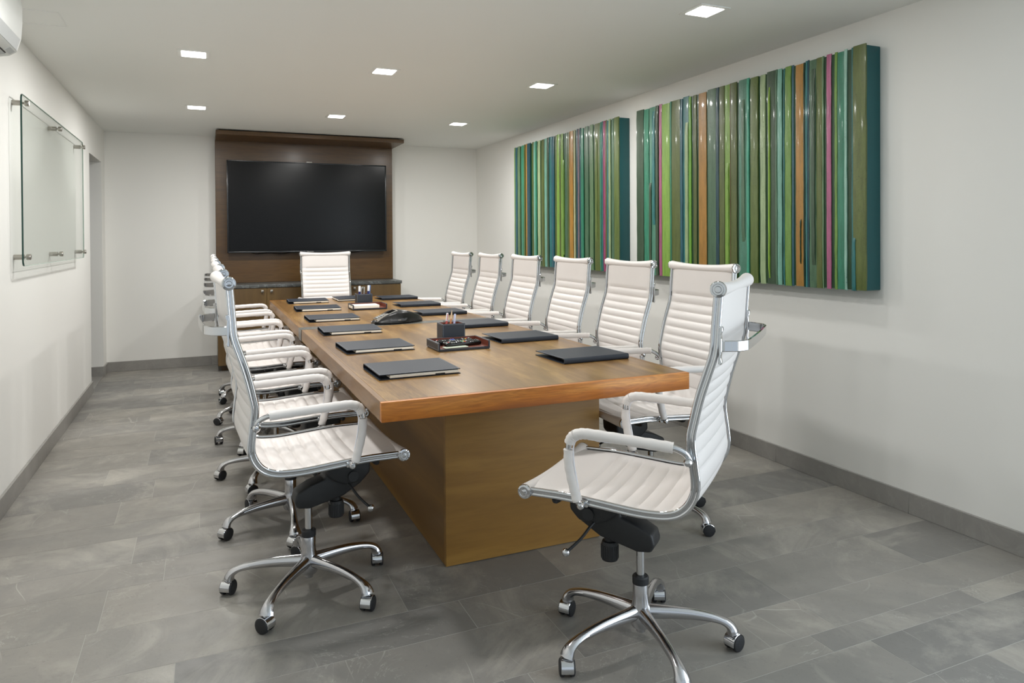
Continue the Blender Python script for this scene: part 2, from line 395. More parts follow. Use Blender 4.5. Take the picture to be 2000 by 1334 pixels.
# ------------------------------------------------------------------ recessed square ceiling lights
def make_light():
    t = thing('ceiling_light', 'x', 'ceiling light', (0, 0, 0))
    f = MB(); a, b = .088, .066
    for x0, x1, y0, y1 in ((-a, a, -a, -b), (-a, a, b, a), (-a, -b, -b, b), (b, a, -b, b)): f.box(x0, x1, y0, y1, -.004, 0, bev=.001, seg=1)
    build('frame', f, 'white', t)
    build('diffuser', MB().box(-.066, .066, -.066, .066, -.0065, -.001, bev=.003, seg=2), 'lamp', t)
    l = area('lamp_light', (0, 0, -.012), (0, 0, 0), .13, .13, 13, (1, .99, .965), t)
    l.data.spread = math.radians(180)
    return t
POWER = ((14, 14, 14), (12, 12, 9.5), (12.5, 6.5, 2.5))   # power of each lamp, rows back to front, set unequal to balance wall brightness
lt = make_light(); first = True
names = {}
for i, (x, cx) in enumerate(((-.045, 'left'), (1.105, 'middle'), (2.262, 'right'))):
    for j, (y, cy) in enumerate(((6.46, 'back'), (4.62, 'second'), (2.80, 'front'))):
        o = lt if first else copy_tree(lt); first = False
        o.location = (x, y, ZC)
        for q in o.children:
            if q.type == 'LIGHT': q.data = q.data.copy(); q.data.energy = POWER[j][i]
        lab = {('left', 'back'): 'square recessed ceiling light left of the wood cornice, in the row nearest the back wall',
               ('middle', 'back'): 'square recessed ceiling light directly in front of the television panel',
               ('right', 'back'): 'square recessed ceiling light nearest the back right corner of the room',
               ('left', 'second'): 'square recessed ceiling light in the left row, closer to the camera',
               ('middle', 'second'): 'square recessed ceiling light above the middle of the long table',
               ('right', 'second'): 'square recessed ceiling light beside the top of the smaller striped painting',
               ('right', 'front'): 'largest square recessed ceiling light, at the top edge above the large painting'}.get((cx, cy), 'square recessed ceiling light behind the viewpoint')
        tag(o, lab, 'ceiling light', 'recessed ceiling lights')

# ------------------------------------------------------------------ air conditioner on the left wall
ac = thing('air_conditioner', 'white split air conditioner high on the left wall, cut by the photo corner', 'air conditioner', (XL, 2.62, 0))
x0 = .002
prof = [(x0, 2.415), (.17, 2.415), (.205, 2.39), (.228, 2.35), (.236, 2.30), (.236, 2.24), (.231, 2.17), (.216, 2.118), (.19, 2.10), (.12, 2.086), (x0, 2.082)]
build('body', MB().prism(prof, 1, 0, .88, bev=.005), 'acwhite', ac)
def skin(name, p, q, y0, y1, mt, th=.0015):
    (a0, b0), (a1, b1) = p, q; L = math.hypot(a1-a0, b1-b0); nx, nz = (b1-b0)/L*th, -(a1-a0)/L*th
    if nx < 0 or (abs(nx) < 1e-9 and nz > 0): nx, nz = -nx, -nz
    build(name, MB().prism([(a0-nx, b0-nz), (a1-nx, b1-nz), (a1+nx, b1+nz), (a0+nx, b0+nz)], 1, y0, y1), mt, ac)
skin('air_flap', (.2305, 2.166), (.2165, 2.121), .03, .855, 'grille')
skin('display_panel', (.2120, 2.1145), (.1945, 2.1030), .775, .855, 'grille', .001)
skin('outlet_louver', (.183, 2.0985), (.125, 2.0875), .03, .84, 'grille', .001)
skin('outlet_slot', (.1895, 2.0998), (.1845, 2.0988), .03, .82, 'void', .0008)

# ------------------------------------------------------------------ glass board on six stand-offs
gb = thing('glass_board', 'clear greenish glass writing board mounted on steel stand-offs on the left wall', 'glass board', (XL, 0, 0))
gy0, gy1, gz0, gz1, gx = 4.385, 6.42, 1.204, 2.108, .052
def rrect(y0, y1, z0, z1, r, k=5):
    o = []
    for cy, cz, a0 in ((y1-r, z1-r, 0), (y0+r, z1-r, PI/2), (y0+r, z0+r, PI), (y1-r, z0+r, 1.5*PI)):
        for i in range(k+1): a = a0+PI/2*i/k; o.append((cy+r*math.cos(a), cz+r*math.sin(a)))
    return o
build('glass_pane', MB().prism(rrect(gy0+.003, gy1-.003, gz0+.003, gz1-.003, .03), 0, gx-.004, gx+.004), 'glass', gb)
oo = rrect(gy0, gy1, gz0, gz1, .033); ii = rrect(gy0+.003, gy1-.003, gz0+.003, gz1-.003, .03); n = len(oo)
vs = [(gx+d, *q) for d in (-.004, .004) for q in oo] + [(gx+d, *q) for d in (-.004, .004) for q in ii]; fs = []
for i in range(n):
    j = (i+1) % n; fs += [(i, j, n+j, n+i), (2*n+j, 2*n+i, 3*n+i, 3*n+j), (n+i, n+j, 3*n+j, 3*n+i), (j, i, 2*n+i, 2*n+j)]
ed_ = MB().add(vs, fs); ed_.m = [0 if sum(ed_.v[i][1] for i in f)/4 < gy0+.02 else 1 for f in ed_.f]
build('pane_edge', ed_, ['glassedge', 'paleedge'], gb)
for y in (4.445, 5.38, 6.36):
    for z in (1.252, 2.064):
        s_ = MB(); s_.lathe([(.014, 0), (.014, .044), (.0135, .047)], (0, y, z), 0, 20); s_.lathe([(.0145, .057), (.0155, .059), (.0155, .074), (.014, .077), (0.001, .0775)], (0, y, z), 0, 20)
        s_.lathe([(.006, .044), (.006, .06)], (0, y, z), 0, 10)
        build('stand_off', s_, 'steel', gb)

# ------------------------------------------------------------------ television wall: panel, cornice, cabinet, television
PX0, PX1, PY = .118, 2.02, 8.10
tp = thing('wall_panel', 'tall dark walnut wall panel with projecting cornice behind the television', 'wall panel', (0, 0, 0))
build('panel_board', MB().box(PX0, PX1, PY, YB-.001, .877, 2.405, bev=.002, seg=1), 'panel', tp)
build('cornice', MB().box(PX0, PX1+.01, 7.60, YB-.001, 2.392, 2.434, bev=.002, seg=1), 'panel', tp)
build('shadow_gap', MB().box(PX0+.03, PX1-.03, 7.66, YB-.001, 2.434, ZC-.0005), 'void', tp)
cb = thing('cabinet', 'low walnut cabinet with dark stone top under the television', 'cabinet', (0, 0, 0))
CY = 7.72
build('body', MB().box(PX0+.004, PX1-.004, CY+.02, YB-.001, .06, .84, bev=.001, seg=1), 'cabwood', cb)
build('plinth', MB().box(PX0+.04, PX1-.03, CY+.08, YB-.001, 0, .06), 'panel', cb)
build('countertop', MB().box(PX0-.004, PX1+.006, CY-.008, YB-.001, .842, .876, bev=.003), 'slate', cb)
for k in range(4):
    a = PX0+.004+k*.4735; b = a+.4735
    d = build('door', MB().box(a+.0015, b-.0015, CY, CY+.019, .062, .838, bev=.001, seg=1), 'cabwood', cb)
    kx = b-.045 if k % 2 == 0 else a+.045
    kn = MB(); kn.box(kx-.013, kx+.013, CY-.024, CY-.014, .793, .819, bev=.002); kn.box(kx-.006, kx+.006, CY-.014, CY, .80, .812)
    build('knob', kn, 'steel', d)
tv = thing('television', 'large flat black television mounted on the dark wood panel', 'television', (1.075, 8.0, 1.69))
TW, TH = .848, .49
b_ = MB(); b_.box(-TW, TW, 0, .045, -TH, TH, bev=.006); b_.box(-.4, .4, .045, .098, -.25, .25); build('casing', b_, 'bezel', tv)
sc = build('screen', MB().box(-TW+.014, TW-.014, -.0015, .004, -TH+.018, TH-.012), 'screen', tv)
fr = MB(); fr.box(-TW, TW, -.004, .003, TH-.010, TH+.001, bev=.002); fr.box(-TW, TW, -.004, .003, -TH-.001, -TH+.014, bev=.003)
fr.box(-TW-.001, -TW+.012, -.004, .003, -TH, TH, bev=.002); fr.box(TW-.012, TW+.001, -.004, .003, -TH, TH, bev=.002)
build('bezel', fr, 'bezel', tv)
build('sensor', MB().box(-.035, .025, -.006, .01, TH+.001, TH+.012, bev=.003), 'steel', tv)
lg = MB(); x = -.035
for wch in (.008, .010, .009, .008, .009, .009, .008): # tiny silver letters of the maker's mark
    lg.box(x, x+wch*.75, -.0055, -.003, -TH+.003, -TH+.010); x += wch+.0015
build('badge', lg, 'steel', tv)
cbp = catmull([(-.62, .03, -.488), (-.55, .03, -.502), (-.42, .03, -.495), (-.30, .03, -.506), (-.16, .03, -.490), (.1, .03, -.498), (.35, .03, -.505), (.6, .03, -.489)], 5)
build('cable', MB().tube(cbp, .004, 8), 'blackgloss', tv)

# ------------------------------------------------------------------ conference table
Z = .795; TX0, TX1, TY0, TY1, TT = .532, 1.778, 2.302, 6.62, .066
BY0, BY1 = 4.375, 4.495
tb = thing('conference_table', 'long walnut conference table with a dark slate band across the middle', 'table', (0, 0, 0))
for (a, b, fa, fb) in ((TY0, BY0, True, False), (BY1, TY1, False, True)):
    e = .022
    build('table_top', MB().box(TX0+e, TX1-e, a+(e if fa else 0), b-(e if fb else 0), Z-TT+.002, Z, bev=.0004, seg=1), 'top', tb)
    for x in (TX0, TX1-e):
        build('side_edge', MB().box(x, x+e, a+(e+.0004 if fa else 0), b-(e+.0004 if fb else 0), Z-TT, Z-.0002, bev=.0008, seg=1), 'sideedge', tb)
    y = a if fa else b-e
    build('end_edge', MB().box(TX0, TX1, y, y+e, Z-TT-.0006, Z-.0001, bev=.0015, seg=2), 'edge', tb)
bd = MB(); bd.box(TX0-.003, TX1+.003, BY0, BY1, Z-TT-.004, Z+.0012, bev=.001, seg=1); build('slate_band', bd, 'bandstone', tb)
build('base_front', MB().box(.89, 1.61, 2.723, 2.748, .003, Z-TT, bev=.001, seg=1), 'basewood', tb)
build('base_back', MB().box(.89, 1.61, 6.175, 6.20, .003, Z-TT, bev=.001, seg=1), 'basewood', tb)
build('base_side', MB().box(.89, .915, 2.7485, 6.1745, .003, Z-TT, bev=.001, seg=1), 'baseside', tb)
build('base_side', MB().box(1.585, 1.61, 2.7485, 6.1745, .003, Z-TT, bev=.001, seg=1), 'baseside', tb)
build('base_foot', MB().box(.90, 1.60, 2.74, 6.19, 0, .02), 'void', tb)

# ------------------------------------------------------------------ office chair
FP = [(.290, .541), (.225, .5425), (.154, .543), (.042, .537), (-.05, .5315), (-.105, .532), (-.150, .537), (-.185, .550), (-.212, .575), (-.229, .61), (-.2325, .645), (-.2265, .70), (-.2195, .765), (-.229, .82), (-.246, .89), (-.265, .95), (-.281, 1.0), (-.2865, 1.03), (-.289, 1.067), (-.2935, 1.13), (-.298, 1.187)]
path2 = [(v.x, v.z) for v in catmull([(a, 0, z) for a, z in FP], 6)]
def arc(pts):
    s = [0]
    for (a, b), (c, d) in zip(pts, pts[1:]): s.append(s[-1]+math.hypot(c-a, d-b))
    return s
AS = arc(path2); AL = AS[-1]
def at(s):
    s = max(0, min(AL, s))
    for i in range(len(AS)-1):
        if AS[i+1] >= s:
            t = (s-AS[i])/(AS[i+1]-AS[i]); p = [path2[i][k]*(1-t)+path2[i+1][k]*t for k in (0, 1)]
            i0, i1 = max(0, i-2), min(len(path2)-1, i+3)
            dx, dz = path2[i1][0]-path2[i0][0], path2[i1][1]-path2[i0][1]; L = math.hypot(dx, dz)
            return p[0], p[1], dz/L, -dx/L          # point, inward normal (towards the sitter)
S_SPLIT = next(AS[i] for i in range(len(path2)) if path2[i][1] > .60 and path2[i][0] < -.2)
def ribbed(s0, s1, seams, sag, nu=22, half=.232, flat0=None):
    rows_, s = [], s0; ss = []
    marks = [s0]+seams+[s1]
    for a, b in zip(marks, marks[1:]):
        k = 9 if b-a < .08 else 12
        for i in range(k): ss.append((a+(b-a)*(i/k)**1, a, b))
    ss.append((s1, marks[-2], s1))
    vs, fs = [], []
    for side in (1, -1):
        for (s, a, b) in ss:
            u = (s-a)/(b-a); bl = (1-abs(2*u-1)**2.6)
            if a == s0 and not (a == s0 and seams and b-a < .08): bl = min(1, max(u*14, 0)) if False else (1-max(0, (2*u-1))**14)
            if b == s1 and b-a > .08: bl = (1-max(0, (1-2*u))**14)
            for j in range(nu+1):
                t = 2*j/nu-1
                x, z, nx, nz = at(s)
                d = sag(s)*(1-t*t)
                edge = (1-abs(t)**10)
                th = (.0035+.0085*bl*edge) if side == 1 else -(.004+.0060*bl*edge)
                o = th-d
                vs.append((x+nx*o, t*half, z+nz*o))
    n = len(ss); w_ = nu+1
    for side in (0, 1):
        for i in range(n-1):
            for j in range(nu):
                q = side*n*w_+i*w_+j; fs.append((q, q+1, q+1+w_, q+w_))
    for i in range(n-1):
        for j in (0, nu): q = i*w_+j; fs.append((q, q+w_, q+w_+n*w_, q+n*w_))
    for i in (0, n-1):
        for j in range(nu): q = i*w_+j; fs.append((q, q+1, q+1+n*w_, q+n*w_))
    return MB().add(vs, fs)
def make_chair():
    t = thing('office_chair', 'x', 'office chair')
    seams = []; s = .145
    while s < S_SPLIT-.03: seams.append(s); s += .049
    sg = lambda s: .014*min(1, s/.08) * (1 if s < .38 else max(.35, 1-(s-.38)/.25))
    build('seat', ribbed(.004, S_SPLIT, seams, sg), 'leather', t, sharp=60)
    seams = []; s = AL-.142
    while s > S_SPLIT+.03: seams.append(s); s -= .0425
    sb = lambda s: .006+.004*math.sin(PI*(s-S_SPLIT)/(AL-S_SPLIT))
    build('backrest', ribbed(S_SPLIT, AL-.004, seams[::-1], lambda s: .35*.014+(sb(s)-.006)*1.2, half=.232), 'leather', t, sharp=60)
    # side frames: twin chrome rails with a web between them
    dense = [at(AL*i/90) for i in range(91)]
    for sd in (-1, 1):
        m = MB(); y = sd*.243
        for off in (-.0075, .0075):
            m.tube([(x+nx*off, y, z+nz*off) for x, z, nx, nz in dense], .0062, 10, upv=(0, 1, 0))
        m.sweep([(x, y, z) for x, z, nx, nz in dense], lambda i, n: [(-.0025, -.008), (.0025, -.008), (.0025, .008), (-.0025, .008)], upv=(0, 1, 0))
        build('side_frame', m, 'chrome', t)
    for nm, (cx, cz) in (('front_roll', (.297, .541)), ('top_roll', (-.2985, 1.192))):
        pts = [(cx - (0.0 if nm[0] == 'f' else 0), -.25+.5*i/24, cz-.006*(1-(2*i/24-1)**2)) for i in range(25)]
        build(nm, MB().tube(pts, lambda i, n: .0165+.0065*abs(2*i/(n-1)-1)**2.2, 18), 'leather', t)
        for sd in (-1, 1):
            c = MB(); c.lathe([(.0225, sd*.2495), (.0232, sd*.253), (.0215, sd*.2575), (.016, sd*.2585), (.0145, sd*.2565), (.010, sd*.2565), (.008, sd*.2595), (.002, sd*.2605)], (cx, 0, cz), 1, 22)
            build('end_cap', c, 'chrome', t)
    # arms
    AP = [(-.219, .708), (-.210, .728), (-.188, .742), (-.165, .7465), (-.095, .749), (.00, .7525), (.07, .7545), (.102, .752), (.125, .741), (.1355, .720), (.138, .695), (.136, .655), (.128, .615), (.116, .57), (.108, .547), (.100, .538)]
    for sd in (-1, 1):
        P3 = []
        for i, (a, z) in enumerate(AP):
            o = .276
            if i == 0: o = .252
            if i == 1: o = .262
            if i == 2: o = .271
            if i == len(AP)-1: o = .262
            P3.append((a, sd*o, z))
        dn = catmull(P3, 5)
        arm = build('armrest', MB().tube(dn, .0095, 12), 'chrome', t)
        a0 = [p for p in dn if p.z > .7436 and p.x > -.178 and p.x < .120]
        sl = MB(); rr = random.Random(3)
        sl.tube(a0[:1]+a0+a0[-1:], lambda i, n: (.0098 if i in (0, n-1) else .0158+.0007*math.sin(i*2.1)), 16); build('arm_sleeve', sl, 'leather', arm)
        cor_ = [p for p in dn if p.x > .125 and .70 < p.z <= .7455]
        a0b = [a0[-1]]+[p for p in dn if p.x > .114 and .716 < p.z <= .7455]
        sl = MB(); sl.tube(a0b+a0b[-1:], lambda i, n: (.0102 if i in (n-1,) else .0156+.0008*math.cos(i*3.0)), 16); build('elbow_sleeve', sl, 'leather', arm)
        a1 = [p for p in dn if p.x > .09 and .549 < p.z < .705]
        sl = MB(); sl.tube(a1[:1]+a1+a1[-1:], lambda i, n: (.0102 if i in (0, n-1) else .0152+.0007*math.sin(i*1.7)), 16); build('arm_sleeve', sl, 'leather', arm)
        zp = []
        for i, p in enumerate(a0[:-1]+[q for q in dn if q.x > .10 and .549 < q.z < .7436 and q.x > .1]):
            tx = Vector((.04, p.y, .66)); d = (tx-p); d.y = 0; d.normalize()
            zp.append(p+d*.0162+Vector((0, 0, .0008*math.sin(i*2.4))))
        build('zip', MB().tube(zp, .0032, 6, ell=.7), 'zip', arm)
        kn = MB()
        kn.lathe([(.004, sd*.236), (.009, sd*.240), (.009, sd*.262), (.0125, sd*.266), (.0125, sd*.276), (.008, sd*.282), (.001, sd*.283)], (-.219, 0, .708), 1, 16)
        build('arm_bolt', kn, 'chrome', arm); kn = MB()
        kn.lathe([(.006, sd*.236), (.008, sd*.262), (.0115, sd*.268), (.0115, sd*.280), (.008, sd*.285), (.001, sd*.286)], (.100, 0, .537), 1, 16)
        kn.box(.085, .118, sd*.245, sd*.258, .526, .546, bev=.003)
        build('arm_bolt', kn, 'chrome', arm)
    # grab handle behind the back
    hd = MB(); zc = 1.035
    hp = [(-.296, -.243, zc), (-.318, -.238, zc), (-.345, -.222, zc), (-.362, -.195, zc), (-.367, -.165, zc), (-.370, 0, zc), (-.367, .165, zc), (-.362, .195, zc), (-.345, .222, zc), (-.318, .238, zc), (-.296, .243, zc)]
    hd.sweep(catmull(hp, 4), lambda i, n: [(-.013, -.0035), (-.0155, 0), (-.013, .0035), (.013, .0035), (.0155, 0), (.013, -.0035)], upv=(0, 0, 1))
    for sd in (-1, 1):
        pl = [(-.2975, .985), (-.3045, .983), (-.3075, .992), (-.3045, 1.003), (-.3065, 1.02), (-.3075, 1.05), (-.3055, 1.068), (-.3105, 1.080), (-.3085, 1.090), (-.300, 1.089)]
        hd.prism(pl, 1, sd*.236, sd*.252, bev=.0015, seg=1)
    build('back_handle', hd, 'chrome', t)
    # under-seat mechanism
    mc = MB()
    mc.prism([(-.058, .352), (-.046, .328), (0, .322), (.05, .334), (.125, .350), (.196, .392), (.212, .425), (.218, .47), (.205, .505), (.06, .51), (.055, .425), (.0, .410), (-.05, .385)], 1, -.042, .042, bev=.009, seg=3)
    mc.prism([(.055, .445), (.09, .415), (.13, .398), (.19, .402), (.222, .435), (.226, .50), (.06, .505)], 1, -.068, .068, bev=.010, seg=3)
    mc.prism([(-.06, .506), (.235, .508), (.235, .520), (-.06, .517)], 1, -.10, .10, bev=.003)
    mc.lathe([(.020, -.075), (.020, .075)], (.155, 0, .43), 1, 18)
    build('tilt_mechanism', mc, 'black', t)
    br = MB()
    for x in (.20, -.02):
        z = .5155 if x > 0 else .511
        br.tube(catmull([(x, -.24, z+.016), (x, -.21, z+.002), (x, 0, z-.002), (x, .21, z+.002), (x, .24, z+.016)], 5), .009, 10)
    build('seat_bracket', br, 'black', t)
    kb = MB(); kb.lathe([(.012, .262), (.0265, .264), (.0285, .272), (.0275, .318), (.0255, .326), (.018, .328), (.018, .345)], (.105, 0, 0), 2, 26)
    for i in range(20):
        a = 2*PI*i/20; kb.box(.105+.0278*math.cos(a)-.0016, .105+.0278*math.cos(a)+.0016, .0278*math.sin(a)-.0016, .0278*math.sin(a)+.0016, .27, .314)
    build('tension_knob', kb, 'black', t)
    for sd in (-1, 1):
        lv = build('lever', MB().tube(catmull([(.135, sd*.06, .405), (.145, sd*.085, .392), (.165, sd*.115, .362), (.195, sd*.15, .332)], 5), .0048, 10), 'black', t)
        bl = MB(); rr_ = .0135
        bl.lathe([(max(.0005, rr_*math.sin(PI*i/12)), -rr_*math.cos(PI*i/12)) for i in range(13)], (.199, sd*.154, .329), 2, 18); build('lever_ball', bl, 'chrome', lv)
    g = MB(); g.lathe([(.0135, .215), (.0135, .335)], seg=20); build('gas_lift', g, 'chrome', t)
    g = MB(); g.lathe([(.022, .205), (.0265, .207), (.027, .228), (.024, .232), (.0142, .232)], seg=26); build('lift_collar', g, 'rubber', t)
    hb = MB(); hb.lathe([(.010, .048), (.015, .05), (.017, .062), (.028, .066), (.033, .074), (.036, .095), (.034, .120), (.0285, .140), (.0258, .165), (.0252, .208), (.0235, .212)], seg=32); build('base_hub', hb, 'alu', t)
    for k in range(5):
        # tapered leg: arched spine, inverted-U section, turned down at its end
        sp = catmull([(.018, 0, .116), (.06, 0, .1155), (.11, 0, .1145), (.17, 0, .111), (.225, 0, .1035), (.262, 0, .094), (.284, 0, .081), (.2935, 0, .068), (.297, 0, .058)], 5)
        def sec(i, n):
            u = i/(n-1); hw = .023-.0075*math.sin(PI*min(1, u*1.15)*.9)+(.0075*max(0, (u-.55)/.45)); hh = .027-.014*min(1, u*1.6)+.008*max(0, (u-.6)/.4)
            return [(hw*math.cos(a)*(1 if math.sin(a) > 0 else .9), hh*math.sin(a)*(1 if math.sin(a) > 0 else .85)) for a in [2*PI*q/14 for q in range(14)]]
        lg = MB(); lg.sweep(sp, sec, upv=(0, -1, 0)); 
        l = build('base_leg', lg, 'alu', t, rz=2*PI*k/5)
        cs = MB(); R = .0265
        cs.lathe([(.006, -.0245), (.019, -.0245), (R-.002, -.0225), (R, -.019), (R, -.0105), (R-.002, -.0085), (.008, -.0085), (.008, .0085), (R-.002, .0085), (R, .0105), (R, .019), (R-.002, .0225), (.019, .0245), (.006, .0245)], (.003, 0, R), 1, 28, 0)
        # chrome hood
        ang = [math.radians(a) for a in range(-12, 193, 12)]
        vs, fs = [], []
        for a in ang:
            for (rr, yy) in ((R+.0012, -.0195), (R+.0030, -.0185), (R+.0034, 0), (R+.0030, .0185), (R+.0012, .0195)): vs.append((.003+rr*math.cos(a), yy, R+rr*math.sin(a)))
            for (rr, yy) in ((R+.0009, .0175), (R+.0009, -.0175)): vs.append((.003+rr*math.cos(a), yy, R+rr*math.sin(a)))
        for i in range(len(ang)-1):
            for j in range(7): q = i*7+j; q2 = i*7+(j+1) % 7; fs.append((q, q2, q2+7, q+7))
        fs.append(list(range(7))); fs.append([(len(ang)-1)*7+j for j in range(7)])
        cs.add(vs, fs, 1); cs.lathe([(.0105, .050), (.0105, .062), (.005, .064), (.005, .075)], (0, 0, 0), 2, 16, 1)
        c = build('caster', cs, ['rubber', 'chrome'], l); c.location = (.297, 0, 0)
    return t
proto = make_chair()
# position x, y, facing, first base-leg angle (absolute), caster turns, label
chairs = [
 (1.300, 1.94, 129.5, 43.6, 'white ribbed office chair alone at the near end of the table, turned away'),
 (.357, 2.77, 3.5, 18, 'nearest white ribbed office chair on the left side of the table'),
 (.366, 3.465, 1.5, -21, 'second nearest white ribbed office chair on the left side of the table'),
 (.366, 4.19, 2, 25, 'third white ribbed office chair from the near end on the left side'),
 (.367, 4.92, 1, 22, 'fourth white ribbed office chair from the near end on the left side'),
 (.370, 5.61, .5, -18, 'fifth white ribbed office chair from the near end on the left side'),
 (.372, 6.38, 0, 0, 'farthest white ribbed office chair on the left side of the table'),
 (1.947, 2.815, 178.3, 4, 'nearest white ribbed office chair on the right side, behind the lone turned chair'),
 (1.947, 3.46, 178, 20, 'second nearest white ribbed office chair on the right side of the table'),
 (1.947, 4.145, 178, 33, 'third white ribbed office chair from the near end on the right side'),
 (1.947, 4.88, 178.8, 10, 'fourth white ribbed office chair from the near end on the right side'),
 (1.947, 5.61, 178.8, 50, 'fifth white ribbed office chair from the near end, against the bare back corner wall'),
 (1.947, 6.33, 180, 28, 'farthest white ribbed office chair on the right side of the table'),
 (1.145, 7.13, 270, 15, 'white ribbed office chair at the far head of the table, before the television'),
]
for k, (x, y, a, leg0, lab) in enumerate(chairs):
    o = proto if k == 0 else copy_tree(proto)
    o.location = (x, y, 0); o.rotation_euler.z = math.radians(a)
    tag(o, lab, 'office chair', 'white office chairs around the conference table')
    rc = random.Random(k*13+5); i = 0
    CT = {0: [20, 100, 60, -25, 40], 1: [60, 40, 75, -100, -70]}.get(k)
    for ch in o.children:
        if ch.name.startswith('base_leg'):
            ch.rotation_euler.z = math.radians(leg0+72*i-a)
            cst = ch.children[0]; cst.rotation_euler.z = math.radians(CT[i] if CT else rc.uniform(-70, 70)); i += 1

# ------------------------------------------------------------------ leather folders on the table
def make_folder(pa, pb, name='folder'):
    """local: length along x, open side -y, spine +y, origin at the centre of its underside"""
    t = thing(name, 'x', 'folder'); L, W, T_ = .165, .137, .024
    prof = [(-W, 0), (W-.006, 0), (W-.001, .003), (W+.001, .011), (W-.001, .0195), (W-.007, .0235), (.0, .0225), (-W+.002, .0205), (-W+.002, .0178), (0, .0197), (W-.010, .0205), (W-.005, .017), (W-.004, .011), (W-.005, .0055), (W-.009, .0032), (-W, .0028)]
    bm = MB().prism(prof, 0, -L, L); build('cover', bm, 'navy', t, sharp=28)
    st = MB()
    def dashes(p0, p1, z, n):
        for i in range(n):
            a = (i+.2)/n; b = (i+.75)/n; q0 = [p0[k]+(p1[k]-p0[k])*a for k in (0, 1)]; q1 = [p0[k]+(p1[k]-p0[k])*b for k in (0, 1)]
            zz = lambda y: (.0205+(y+W)/W*.002 if y < 0 else .0225+y/W*.00105)+.0002
            st.box(min(q0[0], q1[0])-.0006, max(q0[0], q1[0])+.0006, min(q0[1], q1[1])-.0006, max(q0[1], q1[1])+.0006, zz((q0[1]+q1[1])/2)-.0006, zz((q0[1]+q1[1])/2)+.0004)
    dashes((-L+.006, -W+.008), (L-.006, -W+.008), 0, 46); dashes((-L+.005, -W+.008), (-L+.005, W-.02), 0, 36); dashes((L-.005, -W+.008), (L-.005, W-.02), 0, 36)
    build('stitching', st, 'stitch', t)
    pg = MB(); pg.box(-L+pa, L-pb, -W+.001, W-.02, .0052, .0120, bev=.0006, seg=1)
    pg.box(-L+pa+.002, L-pb-.002, -W+.0025, W-.021, .0120, .0160, bev=.0006, seg=1)
    build('pages', pg, 'paper', t)
    build('page_clip', MB().box(.06, .10, -W-.0002, -W+.006, .0045, .0095, bev=.0006, seg=1), 'black', t)
    return t
FL = make_folder(.042, .006)
folders = [
 (.772, 2.807, 1, 'L', 'dark navy leather folder nearest the camera on the left side, pages showing'),
 (.772, 3.478, 1.5, 'L', 'dark navy leather folder second from the near end on the left side of the table'),
 (.780, 4.175, -1, 'L', 'dark navy leather folder beside the slate band, in front of the conference phone'),
 (.790, 4.862, 0, 'L', 'dark navy leather folder just beyond the slate band on the left side'),
 (.800, 5.60, -2, 'L', 'dark navy leather folder second from the far end on the left side'),
 (.818, 6.30, -2, 'L', 'dark navy leather folder at the far left corner of the table'),
 (1.570, 2.812, 181.5, 'R', 'dark navy leather folder nearest the camera on the right, spine facing out'),
 (1.560, 3.475, 181, 'R', 'dark navy leather folder to the right of the tray of remote controls'),
 (1.555, 4.14, 182, 'R', 'dark navy leather folder lying by the slate band behind the near pen cup'),
 (1.565, 4.905, 179, 'R', 'dark navy leather folder just beyond the slate band on the right side'),
 (1.590, 5.60, 180, 'R', 'dark navy leather folder second from the far end on the right side'),
 (1.600, 6.31, 181, 'R', 'dark navy leather folder at the far right corner of the table'),
 (1.205, 6.40, -90, 'L', 'dark navy leather folder at the far end, partly behind the far pen cup'),
]
FR = make_folder(.006, .065)
usedL = usedR = False
for (x, y, a, kd, lab) in folders:
    if kd == 'L': o = FL if not usedL else copy_tree(FL); usedL = True
    else: o = FR if not usedR else copy_tree(FR); usedR = True
    z = Z
    o.location = (x, y, z+.0003); o.rotation_euler.z = math.radians(a)
    tag(o, lab, 'folder', 'leather folders set out on the table')

# ------------------------------------------------------------------ trays, pen cups and what they hold
def make_tray(lab):
    t = thing('desk_tray', lab, 'tray'); W, D, Hh, k = .133, .097, .042, .009
    m = MB(); m.box(-W+.004, W-.004, -D+.004, D-.004, 0, .004, 0); m.box(-W, W, -D, D, .004, .012, 0, bev=.0015, seg=1)
    m.box(-W, -W+k, -D, D, .004, Hh, 0, bev=.0015, seg=1); m.box(W-k, W, -D, D, .004, Hh, 0, bev=.0015, seg=1); m.box(-W, W, D-k, D, .004, Hh, 0, bev=.0015, seg=1)
    build('tray_body', m, 'navyside', t)
    l = MB(); l.box(-W+k, W-k, -D+.008, D-k, .012, .0132); l.box(-W+k, -W+k+.001, -D+.003, D-k, .012, Hh-.002); l.box(W-k-.001, W-k, -D+.003, D-k, .012, Hh-.002); l.box(-W+k, W-k, D-k-.001, D-k, .012, Hh-.002)
    build('lining', l, 'brownleather', t)
    s = MB(); e = .0006
    for x in (-W-e/2, W-e/2): s.box(x, x+e, -D+.004, D-.004, Hh-.004, Hh-.003); s.box(x, x+e, -D+.004, D-.004, .008, .009); s.box(x, x+e, -D+.004, -D+.005, .008, Hh-.004)
    s.box(-W+.0005, -W+.0015, -D-e/2, -D+e/2, .008, Hh-.004); s.box(W-.0015, W-.0005, -D-e/2, -D+e/2, .008, Hh-.004)
    s.box(-W, -W+.0012, -D+.002, D-.002, Hh-.0004, Hh+.0004); s.box(W-.0012, W, -D+.002, D-.002, Hh-.0004, Hh+.0004)
    build('stitching', s, 'stitch', t); return t
